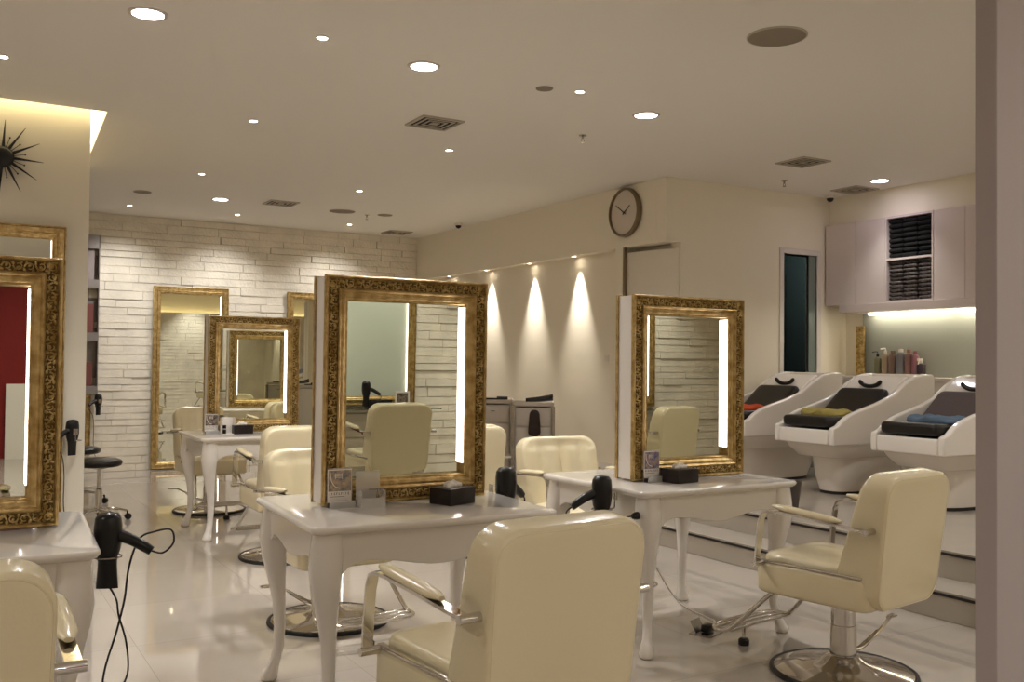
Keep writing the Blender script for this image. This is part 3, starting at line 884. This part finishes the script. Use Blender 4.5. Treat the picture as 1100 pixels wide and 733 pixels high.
obj('hub', MB().lathe([(.001, .055), (.055, .05), (.072, .03), (.072, .0), (.001, 0)], 24, X=X), M['black'], t, 50)
for i in range(12):
    a = math.radians(i*30+27)
    d_ = Vector((math.cos(a), 0, math.sin(a)))
    obj('long_spike', MB().cyl(d_*.05+Vector((0, -.025, 0)), d_*.25+Vector((0, -.02, 0)), .011, .0015, 8), M['ink'], t, 50)
    a += math.radians(15); d_ = Vector((math.cos(a), 0, math.sin(a)))
    b = MB().cyl(d_*.05+Vector((0, -.02, 0)), d_*.135+Vector((0, -.02, 0)), .002, .002, 6)
    b.lathe([(.001, -.007), (.007, 0), (.001, .007)], 8, o=d_*.14+Vector((0, -.02, 0)))
    obj('ball_spoke', b, M['ink'], t, 50)
sw = thing('light_switch', 'small cream switch plate on the side wall', 'switch', (5.77, 7.9, 1.39), 0)
obj('plate', MB().box(-.008, 0, -.04, .04, -.04, .04, bev=.003), M['wallw'], sw); obj('rocker', MB().box(-.012, -.008, -.015, .015, -.02, .02, bev=.001), M['wallw'], sw)

# ------------------------------------------------------------------ trolleys
def make_trolley(label, loc, rz):
    t = thing('salon_trolley', label, 'trolley', loc, rz, 'grey hairdressing trolleys')
    b = MB()
    b.box(-.19, .19, -.20, .20, .10, .885, bev=.006)
    obj('body', b, M['trolley'], t)
    b = MB().box(-.21, .21, -.22, .22, .90, .912, bev=.004)
    for s_ in (-1, 1): b.box(-.21, .21, s_*.215-.005, s_*.215+.005, .912, .94); b.box(s_*.205-.005, s_*.205+.005, -.22, .22, .912, .94)
    obj('top_tray', b, M['trolley'], t)
    for k in range(4):
        z = .13+k*.19
        d_ = obj('drawer', MB().box(-.175, .175, -.215, -.198, z, z+.17, bev=.003), M['trolley'], t)
        obj('handle', MB().tube([(-.02, -.215, z+.12), (-.02, -.235, z+.12), (.02, -.235, z+.12), (.02, -.215, z+.12)], .004, 6, 1), M['dchrome'], d_)
    b = MB()
    for sx in (-1, 1):
        b.box(sx*.205-.016, sx*.205+.016, -.232, -.20, .06, .90)
    obj('post', b, M['dchrome'], t, 0)
    for sx in (-1, 1):
        for sy in (-1, 1):
            c_ = MB().cyl((sx*.17-.012, sy*.17, .03), (sx*.17+.012, sy*.17, .03), .03); c_.cyl((sx*.17, sy*.17, .03), (sx*.17, sy*.17, .10), .008)
            obj('caster', c_, M['rubber'], t)
    return t
tr = make_trolley('grey salon trolley with drawers by the side wall, nearer one', (5.28, 8.52, 0), -32)
dup(tr, 'grey salon trolley farther along the side wall', (5.22, 9.25, 0), -32)
t = thing('hair_straightener', 'black hair straightener lying on the nearer trolley', 'hair straightener', (5.30, 8.42, .93), -30)
obj('plate_arm', MB().tube([(-.15, 0, .02), (.0, 0, .025), (.13, .0, .04)], [.012, .016, .018], 8, 3), M['black'], t)
obj('plate_arm', MB().tube([(-.15, 0, .035), (.0, 0, .05), (.13, .0, .075)], [.012, .016, .018], 8, 3), M['black'], t)
t = thing('hair_brush', 'black round brush lying on the farther trolley', 'brush', (5.20, 9.15, .925), -30)
obj('handle', MB().cyl((-.16, 0, .02), (0, 0, .02), .010), M['black'], t); obj('bristles', MB().cyl((0, 0, .024), (.12, 0, .024), .024), M['rubber'], t)
def pf(x, y, z, s_, m): return x*(1+.25*(-y/.2)), y, z
o = tag(obj('tool_pouch', MB().cushion(.115, .27, .05, .05, .02, pf, X=Matrix.Translation((5.13, 8.255, .735)) @ Matrix.Rotation(math.radians(-32), 4, 'Z') @ Matrix.Rotation(PI/2, 4, 'X')), M['pouch']),
        'dark brown tool pouch hanging on the front of the nearer trolley', 'pouch')

# ------------------------------------------------------------------ floor outlet
t = thing('floor_outlet', 'open metal floor socket with black plug beside the right table', 'floor socket', (3.31, 3.68, 0), 20)
obj('plate', MB().box(-.07, .07, -.06, .06, 0, .006, bev=.002), M['dchrome'], t)
obj('lid', MB().box(-.045, .045, 0, .004, 0, .065, X=Matrix.Translation((0, .03, .006)) @ Matrix.Rotation(math.radians(-30), 4, 'X')), M['dchrome'], t)
obj('plug', MB().box(-.02, .045, -.025, .02, .008, .045, bev=.006), M['black'], t)
b = MB().tube([(3.35, 3.68, .03), (3.42, 3.74, .035), (3.47, 3.85, .02), (3.40, 4.0, .08), (3.30, 4.1, .30), (3.27, 4.12, .42)], .005, 6, 6)
tag(obj('power_cable', b, M['whitesat']), 'pale cable rising from the floor socket under the right table', 'cable')
b = MB().tube([(3.27, 4.12, .40), (3.255, 4.13, .50), (3.27, 4.13, .57), (3.31, 4.10, .60)], .010, 8, 6)
tag(obj('cable_sleeve', b, M['black']), 'black sleeve at the upper end of the pale cable', 'cable sleeve')

# ------------------------------------------------------------------ shampoo units
ZP = 0.31
def make_shampoo(label, y, cm, extra=None):
    t = thing('shampoo_unit', label, 'shampoo chair', (0, y, ZP), 0, 'white shampoo backwash units')
    Hh = .305
    z = lambda v_: v_-ZP
    b = MB()
    side = [(5.90, .725), (5.895, .80), (5.90, .862), (5.96, .88), (6.02, .925), (6.10, .965), (6.22, 1.0), (6.42, 1.05), (6.60, 1.11), (6.74, 1.20), (6.86, 1.26), (6.98, 1.283), (7.10, 1.283),
            (7.13, 1.26), (7.13, .725)]
    for s_ in (-1, 1):
        a0, a1 = sorted((s_*Hh, s_*(Hh-.05)))
        b.prism([(x, z(v_)) for x, v_ in side], a0, a1, 'y')
    front = [(5.90, .725), (5.895, .78), (5.90, .845), (6.45, .847), (6.45, .725)]
    b.prism([(x, z(v_)) for x, v_ in front], -(Hh-.051), Hh-.051, 'y')
    basin = [(6.45, .80), (6.60, 1.095), (6.73, 1.20), (6.83, 1.262), (6.86, 1.255), (6.90, 1.10), (7.0, 1.10), (7.03, 1.283), (7.13, 1.26), (7.13, .80)]
    b.prism([(x, z(v_)) for x, v_ in basin], -(Hh-.051), Hh-.051, 'y')
    obj('shell', b, M['fibre'], t, 40, bevel=.014, bseg=3)
    low = MB(); R = []
    for zz, x0, x1, hy in ((.726, 5.95, 7.10, .285), (.69, 5.97, 7.08, .27), (.62, 6.04, 7.04, .235), (.615, 6.05, 7.03, .23)):
        R.append([Vector((x1, hy, z(zz))), Vector((x0+.05, hy, z(zz))), Vector((x0, hy-.06, z(zz))), Vector((x0-.015, 0, z(zz))), Vector((x0, -hy+.06, z(zz))), Vector((x0+.05, -hy, z(zz))), Vector((x1, -hy, z(zz)))])
    low.rings(R); obj('lower_shell', low, M['fibre'], t, 50, bevel=.008)
    R = []
    for zz, x0, x1, hy in ((.62, 6.10, 7.0, .21), (.45, 6.13, 6.97, .19), (.335, 6.17, 6.92, .17)):
        ring = []
        for q in range(24):
            a = q/24*2*PI; ca, sa = math.cos(a), math.sin(a); kx = math.copysign(abs(ca)**.7, ca); ky = math.copysign(abs(sa)**.7, sa)
            ring.append(Vector(((x0+x1)/2+(x1-x0)/2*kx, hy*ky, z(zz))))
        R.append(ring)
    pd = obj('pedestal', MB().rings(R), M['fibre'], t, 50)
    R = []
    for zz in (0.001, .026):
        ring = []
        for q in range(24):
            a = q/24*2*PI; ca, sa = math.cos(a), math.sin(a); kx = math.copysign(abs(ca)**.7, ca); ky = math.copysign(abs(sa)**.7, sa)
            ring.append(Vector((6.545+.372*kx, .166*ky, zz)))
        R.append(ring)
    obj('plinth', MB().rings(R), M['darkgap'], pd, 50)
    b = MB().cushion(.50, .485, .085, .04, .025, X=Matrix.Translation((6.165, 0, z(.902))))
    obj('seat_cushion', b, M['blackl'], t, 60)
    X = Matrix.Translation((6.51, 0, z(1.035))) @ Matrix.Rotation(math.radians(-40), 4, 'Y')
    obj('back_cushion', MB().cushion(.34, .485, .07, .04, .025, X=X), cm, t, 60)
    pts = []
    for k in range(11):
        a = math.radians(200+k*14); pts.append((6.695, .115*math.cos(a)*1.0, z(1.25)+.075*math.sin(a)))
    ng = obj('neck_rest', MB().tube(pts, [.012]+[.019]*9+[.012], 8, 2), M['black'], t, 60)
    return t
s1 = make_shampoo('white shampoo unit with a red towel, nearest the dark doorway', 6.40, M['blackl'])
s2 = make_shampoo('white shampoo unit with an olive towel, middle of the three', 5.445, M['blackl'])
s3 = make_shampoo('white shampoo unit with a blue towel, at right by the post', 4.49, M['brownl'])
def make_towel(label, loc, m, sx=.22, sy=.40, rz=0):
    t = tag(obj('folded_towel', MB().cushion(sx, sy, .05, .04, .02, lambda x, y, z, s_, mm: (x+.008*math.sin(y*30), y, z+(.010*math.sin(x*40+y*23)+.006*math.sin(y*50) if s_ > 0 else 0)), n=10), m, None, 60), label, 'towel', 'towels on the shampoo units')
    t.location = loc; t.rotation_euler = (0, 0, math.radians(rz)); return t
make_towel('rumpled red towel on the shampoo unit nearest the doorway', (6.18, 6.42, .958), M['cloth_r'], .24, .40)
make_towel('rumpled olive-yellow towel on the middle shampoo unit', (6.20, 5.46, .958), M['cloth_y'], .22, .40, 6)
make_towel('rumpled blue towel on the right shampoo unit', (6.20, 4.44, .958), M['cloth_b'], .24, .40, -4)
# counter behind the units
c_ = MB(); c_.box(7.60, 8.03, 2.35, 6.84, ZP+.001, 1.215); 
ob = tag(obj('back_counter', c_, M['whitesat'], None, 0, bevel=.004), 'long white counter behind the shampoo units', 'counter')
obj('countertop', MB().box(7.56, 8.03, 2.35, 6.84, 1.216, 1.245), M['whitesat'], ob, 0, bevel=.003)
obj('door_seams', (lambda q: [q.box(7.596, 7.601, yy-.002, yy+.002, .36, 1.2) for yy in (5.9, 4.95, 4.0)] and q)(MB()), M['rim'], ob, 0)
# bottles
def bottle(label, x, y, r, h, m, top='pump', capm=None):
    t = thing('shampoo_bottle', label, 'bottle', (x, y, 1.246), 0, 'bottles on the back counter')
    obj('body', MB().lathe([(r*.95, 0), (r, .006), (r, h*.86), (r*.8, h*.95), (r*.35, h), (.001, h)], 20), m, t, 50)
    cp = capm or M['whitesat']
    if top == 'pump':
        b = MB().cyl((0, 0, h), (0, 0, h+.03), r*.4); b.cyl((0, 0, h+.03), (0, 0, h+.05), .005); b.tube([(0, 0, h+.05), (-.02, .01, h+.05), (-.05, .02, h+.045)], .007, 8, 2)
        obj('pump', b, cp, t)
    elif top == 'cap': obj('cap', MB().lathe([(r*.55, h), (r*.55, h+.03), (.001, h+.032)], 16), cp, t)
    elif top == 'spray':
        b = MB().cyl((0, 0, h), (0, 0, h+.025), r*.35); b.box(-.05, .02, -.01, .01, h+.02, h+.045, bev=.003); b.tube([(-.03, 0, h+.025), (-.045, 0, h-.01)], .005, 6, 1)
        obj('spray_head', b, cp, t)
    return t
bottle('small olive bottle with black pump, leftmost on the counter', 7.87, 6.31, .035, .19, M['b1'], 'pump', M['black'])
bottle('cream bottle with a pale pump beside the olive one', 7.87, 6.22, .036, .22, M['b2'], 'pump')
bottle('brown bottle with a flat brown cap', 7.87, 6.135, .040, .22, M['b3'], 'cap', M['b3'])
bottle('grey bottle with a white stepped cap, tallest in the row', 7.87, 6.045, .042, .235, M['b4'], 'cap')
bottle('rose bottle right of the grey one', 7.87, 5.957, .038, .23, M['b5'], 'cap', M['b5'])
bottle('pink bottle next to the spray bottle', 7.87, 5.885, .034, .215, M['b6'], 'cap', M['b6'])
bottle('dark spray bottle with white nozzle, rightmost on the counter', 7.84, 5.80, .042, .13, M['b7'], 'spray')
# ornate gilt strip
t = thing('gilt_panel', 'narrow gilt carved frame edge standing left on the green glass wall', 'frame', (7.97, 6.60, 1.246), -90)
b = MB().box(-.05, .05, -.012, .012, 0, .50, bev=.003); obj('board', b, M['carve'], t)
b = MB()
for k in range(14):
    z_ = .03+k*.033; s_ = 1 if k % 2 else -1
    b.tube([(s_*.02*math.cos(q*.8), -.015, z_+.014*math.sin(q*.8)) for q in range(6)], .0045, 6, 2)
obj('carved_ornament', b, M['carve'], t)

# upper cabinets
XF = 7.72
def cab(name, label, y0, y1, doors):
    t = thing(name, label, 'cabinet', (XF, y0, 1.95), 0, 'white wall cabinets')
    obj('carcass', MB().box(.018, .32, 0.001, y1-y0-.001, 0, .82), M['cab'], t, 0)
    n = len(doors)-1
    for i in range(n):
        a, c2 = doors[i]-y0, doors[i+1]-y0
        obj('door', MB().box(0, .017, a+.002, c2-.002, .002, .818), M['cab'], t, 0, bevel=.002)
    return t
cab('wall_cabinet', 'white two-door wall cabinet left of the open towel shelves', 6.112, 6.83, [6.112, 6.455, 6.83])
cab('wall_cabinet', 'white wall cabinet right of the open towel shelves', 4.60, 5.586, [4.60, 5.27, 5.586])
t = thing('open_shelf_cabinet', 'open two-compartment wall cabinet stacked with dark towels', 'cabinet', (XF, 5.59, 1.95), 0)
b = MB(); w_ = .518
b.box(0, .32, 0, .016, 0, .82); b.box(0, .32, w_-.016, w_, 0, .82); b.box(0, .32, .016, w_-.016, 0, .018); b.box(0, .32, .016, w_-.016, .80, .82); b.box(.30, .32, .016, w_-.016, .018, .80)
obj('carcass', b, M['cab'], t, 0); obj('shelf', MB().box(0, .30, .016, w_-.016, .40, .42), M['cab'], t, 0)
tag(obj('light_pelmet', MB().box(7.68, 8.03, 2.4, 6.62, 1.872, 1.948), M['cab'], None, 0, bevel=.003), 'long white pelmet under the wall cabinets', 'pelmet')
tag(obj('under_cabinet_light', (lambda q: [q.box(7.94, 7.99, a, c2, 1.852, 1.871) for a, c2 in ((5.60, 6.48), (4.6, 5.56), (3.3, 4.5))] and q)(MB()), M['under'], None, 0), 'bright light strips under the white pelmet', 'light')
tw = None
def stack(y, z0, n, hgt, m, label, grp, w2=.14):
    proto = None
    for k in range(n):
        if proto is None:
            proto = tag(obj('folded_towel', MB().cushion(.27, w2, hgt*.99, .02, hgt*.4, lambda x, yy, z, s_, mm: (x, yy, z), n=5), m, None, 60), label, 'towel', grp)
            o = proto
        else: o = proto.copy(); COL.objects.link(o)
        o.location = (XF+.155+rnd.uniform(-.006, .006), y+rnd.uniform(-.004, .004), z0+hgt/2+k*hgt)
for y in (5.69, 5.85, 6.01): stack(y, 2.371, 8, .047, M['cloth_k'], 'folded black towel in the upper open compartment', 'black towels in the upper compartment', .157)
for y in (5.69, 5.85, 6.01): stack(y, 1.969, 10, .0375, M['cloth_d'], 'folded dark brown towel in the lower open compartment', 'brown towels in the lower compartment', .150)
# small dark grey flared form on the platform
t = thing('flared_form', 'dark grey flared form beside the shampoo platform', 'bin', (5.28, 4.98, ZP), 0)
obj('form_body', MB().lathe([(.05, .001), (.075, .20), (.07, .20), (.045, .01)], 20), mat('dark_grey_plastic', '#4c443e', .5, bump=.02), t)

# ------------------------------------------------------------------ stations on the front wall (seen in the mirrors)
def wall_station(label_m, label_s, x):
    t = wall_mirror('painted_wall_mirror', label_m, (x, -1.665, .82), 180, .92, 1.45, 'B', .085, 'framed panels on the front wall', glass='mirrorpaint')  # mirror's reflection is painted as an even pale green
    sh = tag(obj('glass_shelf', MB().box(x-.6, x+.6, -1.66, -1.30, .785, .80, bev=.003), M['outdoor'], None, 0), label_s, 'shelf', 'glass shelves on the front wall')
    return t
wall_station('gold framed wall mirror with painted pale green reflection, seen in the centre mirror', 'glass shelf reflected in the centre mirror', 3.73)
wall_station('gold framed wall mirror with painted pale green reflection, seen in the right mirror', 'glass shelf reflected in the right mirror', 7.06)
dup(hd3, 'black hairdryer hanging before the glass shelf reflected in the centre mirror', (3.48, -1.22, .95), 30)
t = thing('picture_frame', 'small white picture frame on the reflected glass shelf', 'picture frame', (3.98, -1.50, .801), 180)
obj('frame', (lambda q: (frame_ring(q, .16, .16, [(0, 0), (0, .012), (.02, .012), (.02, 0)]), q)[1])(MB()), M['whitesat'], t, 0); obj('picture', MB().box(-.062, .062, -.005, .002, .018, .142), M['pic_c'], t, 0)
t = thing('storage_box', 'black box lying on the reflected glass shelf', 'box', (3.70, -1.45, .801), 180)
obj('box_body', MB().box(-.12, .12, -.07, .07, 0, .07, bev=.004), M['black'], t); obj('lid', MB().box(-.123, .123, -.073, .073, .0705, .082, bev=.003), M['black'], t)

# ------------------------------------------------------------------ daylight-free ambience
wd = bpy.data.worlds.new('world'); bpy.context.scene.world = wd; wd.use_nodes = True
wd.node_tree.nodes['Background'].inputs['Color'].default_value = (0.9, 0.8, 0.65, 1)
wd.node_tree.nodes['Background'].inputs['Strength'].default_value = 0.15

# ------------------------------------------------------------------ camera
cam = bpy.data.cameras.new('camera'); co = bpy.data.objects.new('camera', cam); COL.objects.link(co)
yaw, pitch, roll, F = .531928, .0216238, .0104171, 1034.56
Fv = Vector((math.sin(yaw)*math.cos(pitch), math.cos(yaw)*math.cos(pitch), math.sin(pitch)))
Rv = Vector((math.cos(yaw), -math.sin(yaw), 0)); U = Rv.cross(Fv)
c_, s_ = math.cos(roll), math.sin(roll)
R2 = Rv*c_ + U*s_; U2 = U*c_ - Rv*s_
co.matrix_world = Matrix(((R2.x, U2.x, -Fv.x, 0), (R2.y, U2.y, -Fv.y, 0), (R2.z, U2.z, -Fv.z, 1.35), (0, 0, 0, 1)))
cam.sensor_width = 36; cam.lens = F/1100*36; cam.clip_start = 0.05
sc = bpy.context.scene; sc.camera = co
vs = sc.view_settings; vs.view_transform = 'Standard'; vs.look = 'None'; vs.gamma = 1; vs.exposure = 0.9
vs.use_curve_mapping = False
sc.cycles.max_bounces = 12; sc.cycles.diffuse_bounces = 5; sc.cycles.glossy_bounces = 8; sc.cycles.transmission_bounces = 8
sc.cycles.caustics_reflective = False; sc.cycles.caustics_refractive = False
sc.cycles.sample_clamp_indirect = 6
